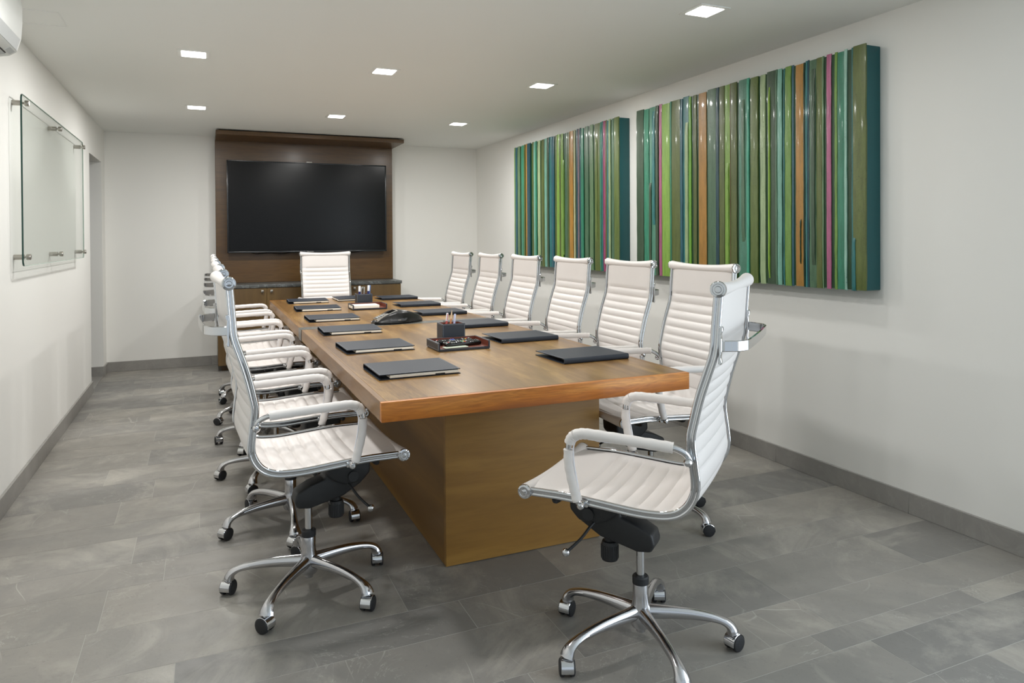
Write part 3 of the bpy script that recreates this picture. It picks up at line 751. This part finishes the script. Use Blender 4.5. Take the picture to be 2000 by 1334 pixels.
def make_cup(lab):
    t = thing('pen_cup', lab, 'pen cup'); W, D, Hh, k = .061, .048, .106, .007
    m = MB(); m.box(-W, W, -D, D, 0, .008, 0)
    for b in ((-W, -W+k, -D, D), (W-k, W, -D, D), (-W, W, -D, -D+k), (-W, W, D-k, D)): m.box(*b, 0, Hh, 0, bev=.0015, seg=1)
    build('cup_body', m, 'navyside', t)
    l = MB(); h0 = Hh-.001
    for b in ((-W+k, -W+k+.001, -D+k, D-k), (W-k-.001, W-k, -D+k, D-k), (-W+k, W-k, -D+k, -D+k+.001), (-W+k, W-k, D-k-.001, D-k)): l.box(*b, .008, h0)
    l.box(-W+k, W-k, -D+k, D-k, .008, .0095); build('lining', l, 'brownleather', t)
    s = MB(); e = .0006
    for x in (-W+.003, W-.004): s.box(x, x+.001, -D-e/2, -D+e/2, .004, Hh-.003)
    s.box(-W+.003, W-.003, -D-e/2, -D+e/2, Hh-.005, Hh-.004)
    for y in (-D+.003, D-.004): s.box(-W-e/2, -W+e/2, y, y+.001, .004, Hh-.003)
    s.box(-W-e/2, -W+e/2, -D+.003, D-.003, Hh-.005, Hh-.004); s.box(-W+.0002, -W+.0014, -D+.001, D-.001, Hh-.0004, Hh+.0004)
    build('stitching', s, 'stitch', t); return t
t1 = make_tray('dark leather desk tray holding two remote controls'); t1.location = (1.153, 3.315, Z)
t2 = copy_tree(t1); t2.location = (1.165, 5.485, Z); tag(t2, 'dark leather desk tray holding a white paper block, farther from the camera')
c1 = make_cup('dark leather pen cup behind the remote control tray, nearer the camera'); c1.location = (1.170, 3.474, Z)
c2 = copy_tree(c1); c2.location = (1.172, 5.66, Z); tag(c2, 'dark leather pen cup beyond the conference phone, with the thicker markers')
for o in (t1, t2): tag(o, group='leather desk trays')
for o in (c1, c2): tag(o, group='leather pen cups')
def pen(base, top, r, body, cap, lab, name='pen', cat='pen', tip=True, clip=None, grp=None):
    b, tp_ = Vector(base), Vector(top); L = (tp_-b).length; d = (tp_-b).normalized()
    t = thing(name, lab, cat, base, 0, grp); q = Vector((0, 0, 1)).rotation_difference(d); t.rotation_mode = 'QUATERNION'; t.rotation_quaternion = q
    build('barrel', MB().lathe([(r*.8, 0), (r, .004), (r, L*.72)], seg=14), body, t)
    cp = MB()
    if tip: cp.lathe([(r*1.02, L*.72), (r*.9, L*.86), (r*.3, L*.97), (.0006, L)], seg=14)
    else: cp.lathe([(r*1.08, L*.72), (r*1.08, L*.97), (r*.8, L)], seg=14)
    build('tip' if tip else 'cap', cp, cap, t)
    if clip: build('clip', MB().box(-.0015, .0015, -r*1.5, -r*1.05, L*.74, L*.97, bev=.0004, seg=1), clip, t)
    return t
M['penw'] = simple('white_pen', (232, 234, 240), .3); M['penred'] = simple('red_tip', (196, 88, 84), .35); M['penorg'] = simple('orange_barrel', (214, 140, 90), .35)
M['penblue'] = simple('blue_label', (96, 140, 206), .35); M['penlav'] = simple('lavender_barrel', (196, 202, 236), .25); M['pendk'] = simple('dark_blue_print', (40, 48, 110), .35)
M['pengrey'] = simple('grey_clear_pen', (150, 150, 150), .25); M['wood'] = simple('bare_pencil_wood', (226, 196, 160), .5)
g1 = 'pens in the near pen cup'; g2 = 'pens and markers in the far pen cup'
zb = Z+.0105
pen((1.136, 3.468, zb), (1.152, 3.476, Z+.158), .0052, 'penred', 'penw', 'white pen with a red end, leaning apart on the left in the near cup', tip=False, clip='penred', grp=g1)
pen((1.158, 3.470, zb), (1.176, 3.474, Z+.172), .0045, 'penorg', 'wood', 'orange pencil with its bare point up, tallest in the near cup', 'pencil', 'pencil', grp=g1)
pen((1.176, 3.462, zb), (1.189, 3.462, Z+.152), .0056, 'penlav', 'penlav', 'pale lavender capped pen at the right of the near cup', tip=False, clip='penw', grp=g1)
pen((1.135, 5.652, zb), (1.139, 5.655, Z+.168), .009, 'pendk', 'penw', 'white marker with dark print at the left of the far cup', 'marker', 'marker', tip=False, grp=g2)
pen((1.150, 5.672, zb), (1.158, 5.675, Z+.156), .005, 'pengrey', 'pengrey', 'thin grey clear pen standing second from the left in the far cup', tip=False, clip='steel', grp=g2)
pen((1.165, 5.650, zb), (1.178, 5.655, Z+.160), .005, 'pengrey', 'steel', 'thin silver pen leaning in the middle of the far cup', tip=False, clip='steel', grp=g2)
pen((1.204, 5.655, zb), (1.212, 5.657, Z+.172), .0085, 'pendk', 'penw', 'white marker with blue label at the right of the far cup', 'marker', 'marker', tip=False, grp=g2)
pen((1.216, 5.674, zb), (1.226, 5.676, Z+.171), .006, 'penblue', 'penblue', 'light blue pen at the far right edge of the far cup', tip=False, grp=g2)
def remote(x, y, z, rz, tilt, lab, cols):
    t = thing('remote_control', lab, 'remote control', (x, y, z), rz, 'remote controls in the near tray'); t.rotation_euler.x = tilt
    build('remote_body', MB().box(-.098, .098, -.023, .023, 0, .019, bev=.006, seg=3), 'blackgloss', t)
    rr = random.Random(int(x*1000+y*77)); k = 0
    for i in range(15):
        for j in range(3):
            px, py = -.088+i*.0122, -.0135+j*.0135
            mt = 'grille' if (i, j) not in cols else cols[(i, j)]
            if rr.random() < .72 and (i, j) not in cols: mt = 'black'
            m = MB(); m.box(px-.0035, px+.0035, py-.004, py+.004, .0185, .0208, bev=.001, seg=1); build('button', m, mt, t); k += 1
    return t
M['red'] = simple('red_button', (200, 40, 36), .4); M['yellow'] = simple('yellow_button', (232, 196, 40), .4); M['grn'] = simple('green_button', (60, 160, 70), .4); M['blue'] = simple('blue_button', (90, 120, 210), .4)
remote(1.163, 3.285, Z+.0165, math.radians(8), .12, 'black remote control with coloured keys in front, resting in the near tray', {(8, 0): 'red', (8, 1): 'yellow', (7, 1): 'grn', (1, 1): 'red'})
remote(1.146, 3.350, Z+.0165, math.radians(5), .12, 'black remote control with a blue key, behind the other one in the near tray', {(6, 1): 'blue', (7, 1): 'blue', (6, 2): 'blue', (7, 2): 'blue', (0, 2): 'red', (12, 1): 'yellow', (13, 2): 'red'})
cdm = MB(); cdm.box(-.06, .06, -.022, .022, 0, .004, bev=.001, seg=1)
o = build('paper_card', cdm, 'green'); o.location = (1.115, 3.246, Z+.0135); o.rotation_euler.z = .05; tag(o, 'pale greenish card lying in front of the remotes in the near tray', 'card')
pb_ = thing('note_block', 'block of white note paper in the far leather tray', 'paper block', (1.135, 5.475, Z+.0135)); 
build('sheets', MB().box(-.104, .104, -.078, .07, 0, .020, bev=.001, seg=1), 'paper', pb_)
build('top_sheet', MB().box(-.102, .105, -.076, .071, .020, .0206), 'paper', pb_)

# ------------------------------------------------------------------ conference phone
ph = thing('conference_phone', 'black three-lobed conference phone with silver-framed keypad on the slate band', 'conference phone', (1.135, 4.475, Z+.0014))
ph.rotation_euler.z = math.radians(9)
SEC = [(-.158, -.030, .030, .012), (-.150, -.040, .040, .024), (-.12, -.060, .062, .041), (-.07, -.084, .095, .063), (-.02, -.090, .135, .078), (.02, -.086, .150, .0815), (.06, -.074, .140, .077), (.10, -.058, .095, .066), (.14, -.042, .055, .050), (.168, -.026, .030, .033), (.182, -.010, .012, .020)]
def sec_at(x):
    for q, r in zip(SEC, SEC[1:]):
        if r[0] >= x: t = (x-q[0])/(r[0]-q[0]); return [q[k]*(1-t)+r[k]*t for k in range(1, 4)]
    return SEC[-1][1:]
def ring(x):
    a, b, h = sec_at(x)
    return [(a*.92, .0), (a, .008), (a*.97, .016), (a*.76, h*.80), (a*.62, h*.94), (a*.44, h), (0, h*1.02), (b*.44, h), (b*.62, h*.94), (b*.76, h*.80), (b*.97, .016), (b, .008), (b*.92, 0)]
xs_ = [SEC[0][0]+(SEC[-1][0]-SEC[0][0])*i/34 for i in range(35)]
vs = [(x, y, z) for x in xs_ for y, z in ring(x)]; k = 13; fs = []
for i in range(34):
    for j in range(k): q = i*k+j; q2 = i*k+(j+1) % k; fs.append((q, q2, q2+k, q+k))
fs.append(list(range(k))); fs.append([34*k+j for j in range(k)])
M['phoneblack'] = simple('satin_black_phone', (17, 17, 18), .3)
M['phonegrey'] = simple('phone_grille', (58, 60, 64), .5, bumps=(900, .3))
build('phone_body', MB().add(vs, fs), 'phoneblack', ph, sharp=28)
def side(x, t, o):      # t: 0 at the foot, 1 at the shoulder of the side facing the camera
    r_ = ring(x); a, b = Vector((x, *r_[2])), Vector((x, *r_[4])); p = a.lerp(b, t); return p+Vector((0, -.9, .43))*o
hexa = [(-.062, .05), (-.085, .55), (-.058, .98), (.030, .99), (.062, .50), (.030, .05)]
def inside(t):
    return (-.062-.023*min(1, t/.5) if t < .5 else -.085+.027*(t-.5)/.5), (.030+.032*min(1, t/.5) if t < .5 else .062-.032*(t-.5)/.5)
gr = MB(); vs, fs = [], []
for lay, o in ((0, .0022), (1, -.004)):
    for i in range(9):
        t = .04+.94*i/8; x0_, x1_ = inside(t)
        for j in range(9): vs.append(side(x0_+(x1_-x0_)*j/8, t, o))
for lay in (0, 1):
    for i in range(8):
        for j in range(8): q = lay*81+i*9+j; fs.append((q, q+1, q+10, q+9))
rim = [j for j in range(9)]+[i*9+8 for i in range(1, 9)]+[72+j for j in range(7, -1, -1)]+[i*9 for i in range(7, 0, -1)]
for a_, b_ in zip(rim, rim[1:]+rim[:1]): fs.append((a_, b_, b_+81, a_+81))
build('speaker_grille', gr.add(vs, fs), 'phonegrey', ph, sharp=30)
def kp(u_, v_, l):      # keypad plane laid on the sloping left lobe
    p0 = Vector((-.008, 0, .0815)); p1 = Vector((-.148, 0, .031)); n_ = Vector((-(p0.z-p1.z), 0, p0.x-p1.x)).normalized()
    return p0.lerp(p1, u_)+Vector((0, v_-.006, 0))+n_*l
def kbox(m, u0, u1, v0, v1, l0, l1):
    P_ = [kp(u, v, l) for l in (l0, l1) for u in (u0, u1) for v in (v0, v1)]
    m.add(P_, [(0, 1, 3, 2), (4, 6, 7, 5), (0, 4, 5, 1), (2, 3, 7, 6), (0, 2, 6, 4), (1, 5, 7, 3)])
m = MB(); kbox(m, 0, 1, -.036, .036, -.012, .004); kf = build('keypad', m, 'steel', ph)
m = MB(); kbox(m, .04, .40, -.030, .030, .004, .005); build('display', m, 'blackgloss', kf)
m = MB(); kbox(m, .60, .95, -.022, .022, .004, .0048); build('key_recess', m, 'blackgloss', kf)
for i in range(3):
    for j in range(4):
        m = MB(); kbox(m, .63+.11*i, .70+.11*i, -.020+.0105*j, -.0125+.0105*j, .0048, .0068); build('key', m, 'grille', kf)
m = MB(); p_ = side(-.012, .14, .003)
for i in range(3): m.box(p_.x-.009+i*.0065, p_.x-.004+i*.0065, p_.y-.001, p_.y+.001, p_.z-.0025, p_.z+.0025)
build('badge', m, 'steel', ph)

# ------------------------------------------------------------------ striped paintings on the right wall
K = {'k': (14, 62, 30), 'dg': (64, 92, 66), 'em': (44, 142, 110), 'tg': (82, 146, 122), 'pk': (188, 92, 138), 'yg': (138, 182, 62), 'ol': (98, 112, 46),
     'tb': (26, 96, 112), 'te': (34, 124, 126), 'pg': (168, 192, 140), 'bg': (120, 186, 40), 'or': (190, 134, 34), 'gg': (84, 124, 92), 'nv': (22, 76, 92),
     'bt': (62, 182, 150), 'lt': (122, 186, 166), 'pt': (152, 202, 184), 'og': (104, 124, 52), 'lg': (150, 196, 20), 'md': (120, 164, 62), 'br': (122, 92, 60), 'cr': (196, 196, 148), 'sg': (110, 146, 102), 'mg': (172, 60, 112), 'pp': (150, 120, 130)}
big = [(655, 688, 'dg'), (690, 713, 'em'), (716, 746, 'tg'), (746, 758, 'dg'), (762, 775, 'pk'), (776, 813, 'yg'), (815, 822, 'em'), (824, 864, 'ol'), (865, 877, 'tb'), (878, 905, 'te'), (890, 904, 'pg', 0, .86), (906, 917, 'bg'), (928, 943, 'ol'), (954, 990, 'or'), (997, 1036, 'gg'), (1037, 1051, 'nv'), (1053, 1078, 'ol'), (1079, 1103, 'yg'), (1104, 1107, 'br'), (1108, 1137, 'ol'), (1148, 1186, 'tg'), (1187, 1197, 'bt'), (1205, 1240, 'og'), (1252, 1276, 'pg'), (1283, 1325, 'dg'), (1292, 1299, 'lg', .03, .93), (1326, 1333, 'gg'), (1334, 1355, 'lt'), (1364, 1370, 'te'), (1371, 1400, 'md'), (1401, 1412, 'tb'), (1422, 1458, 'or'), (1460, 1466, 'k'), (1468, 1477, 'te'), (1478, 1485, 'nv'), (1486, 1520, 'gg'), (1521, 1548, 'ol'), (1549, 1556, 'sg'), (1571, 1592, 'pk'), (1608, 1621, 'md'), (1622, 1655, 'em'), (1656, 1668, 'pt'), (1690, 1698, 'te'), (1699, 1760, 'ol'), (1701, 1712, 'te', 0, .22), (716, 726, 'dg', .05, .55), (1446, 1449, 'k', .1, .3), (1085, 1100, 'yg', .02, .6), (732, 744, 'te', .3, .97), (1500, 1516, 'dg', .1, .96), (1163, 1178, 'gg', .2, .9)]
small = [(64, 69, 'md'), (70, 79, 'tb'), (80, 92, 'sg'), (97, 110, 'em'), (111, 116, 'ol'), (118, 124, 'or'), (126, 142, 'nv'), (150, 156, 'ol'), (157, 163, 'lt'), (164, 172, 'em'), (178, 190, 'pg'), (196, 209, 'ol'), (210, 221, 'lt'), (222, 231, 'dg'), (232, 243, 'te'), (244, 256, 'tb'), (262, 269, 'ol'), (270, 282, 'yg'), (283, 289, 'ol'), (290, 299, 'yg'), (308, 320, 'gg'), (321, 329, 'ol'), (330, 347, 'or'), (351, 357, 'cr'), (364, 371, 'nv'), (372, 377, 'pp'), (378, 384, 'nv'), (385, 397, 'em'), (404, 420, 'gg'), (428, 444, 'sg'), (452, 477, 'ol'), (478, 485, 'em'), (486, 491, 'te'), (493, 504, 'mg'), (505, 510, 'ol'), (511, 518, 'te'), (519, 528, 'pg'), (534, 545, 'gg'), (546, 568, 'og'), (296, 304, 'md', .1, .8), (456, 466, 'og', .2, .9)]
XF = XR-.10
def wall_y(X):
    """where the sight line through this column of the photograph meets the picture's front plane"""
    px = 980+X/2.4705; d = fw+rt*((px-1000)/F); return d.y*XF/d.x
def painting(name_label, stripes, za, zb_, seed):
    rp = random.Random(seed); ya, yb = wall_y(max(q[1] for q in stripes)), wall_y(stripes[0][0])
    t = thing('painting', name_label, 'painting', (0, 0, 0), 0, 'striped canvases on the right wall')
    build('canvas', MB().box(XF+.004, XR-.001, ya, yb, za+.004, zb_-.004, bev=.004), 'teal', t)
    m = MB(); m.box(XF+.001, XF+.006, ya+.002, yb-.002, za+.006, zb_-.006, col=lin(K['k']))
    for st_ in stripes:
        a, b, c = st_[:3]; lo, hi = st_[3:] if len(st_) > 3 else (0, 1)
        y0, y1 = wall_y(b), wall_y(a); w_ = y1-y0; lift = rp.uniform(.003, .009) if len(st_) < 4 else .0115; n = 18; e0, e1 = rp.uniform(-.006, .008), rp.uniform(-.004, .006)
        ring = []
        w1 = [rp.uniform(-1, 1)*.0015 for _ in range(n+1)]; w2 = [rp.uniform(-1, 1)*.0015 for _ in range(n+1)]
        z0, z1 = za+max(0, -e1), zb_+min(e0, .003); z0, z1 = z0+(z1-z0)*lo, z0+(z1-z0)*hi; vs, fs = [], []
        for i in range(n+1):
            z = z0+(z1-z0)*i/n
            p0, p1 = y0+w1[i], y1+w2[i]; x_ = XF-lift
            if i in (0, n): x_ = XF-lift*.5
            vs += [(XF+.004, p0, z), (x_+.0015, p0, z), (x_, p0+w_*.14, z), (x_, p1-w_*.14, z), (x_+.0015, p1, z), (XF+.004, p1, z)]
        for i in range(n):
            for j in range(5): q = i*6+j; fs.append((q, q+1, q+7, q+6))
        fs.append((0, 1, 2, 3, 4, 5)); fs.append([n*6+j for j in range(6)][::-1])
        cc = lin(K[c]); gy_ = sum(cc)/3; cc = tuple(v*.86+gy_*.14 for v in cc); k_ = rp.uniform(.84, .98); m.add(vs, fs, 0, tuple(v*k_ for v in cc))
    # local overpainted patches seen on the strips
    build('painted_strips', m, 'art', t, sharp=30); return t
painting('large striped abstract canvas with wide green stripes and two pink ones, nearer the camera', big, 1.062, 2.290, 5)
painting('striped abstract canvas with narrow green and orange stripes, farther from the camera along the wall', small, 1.062, 2.292, 9)
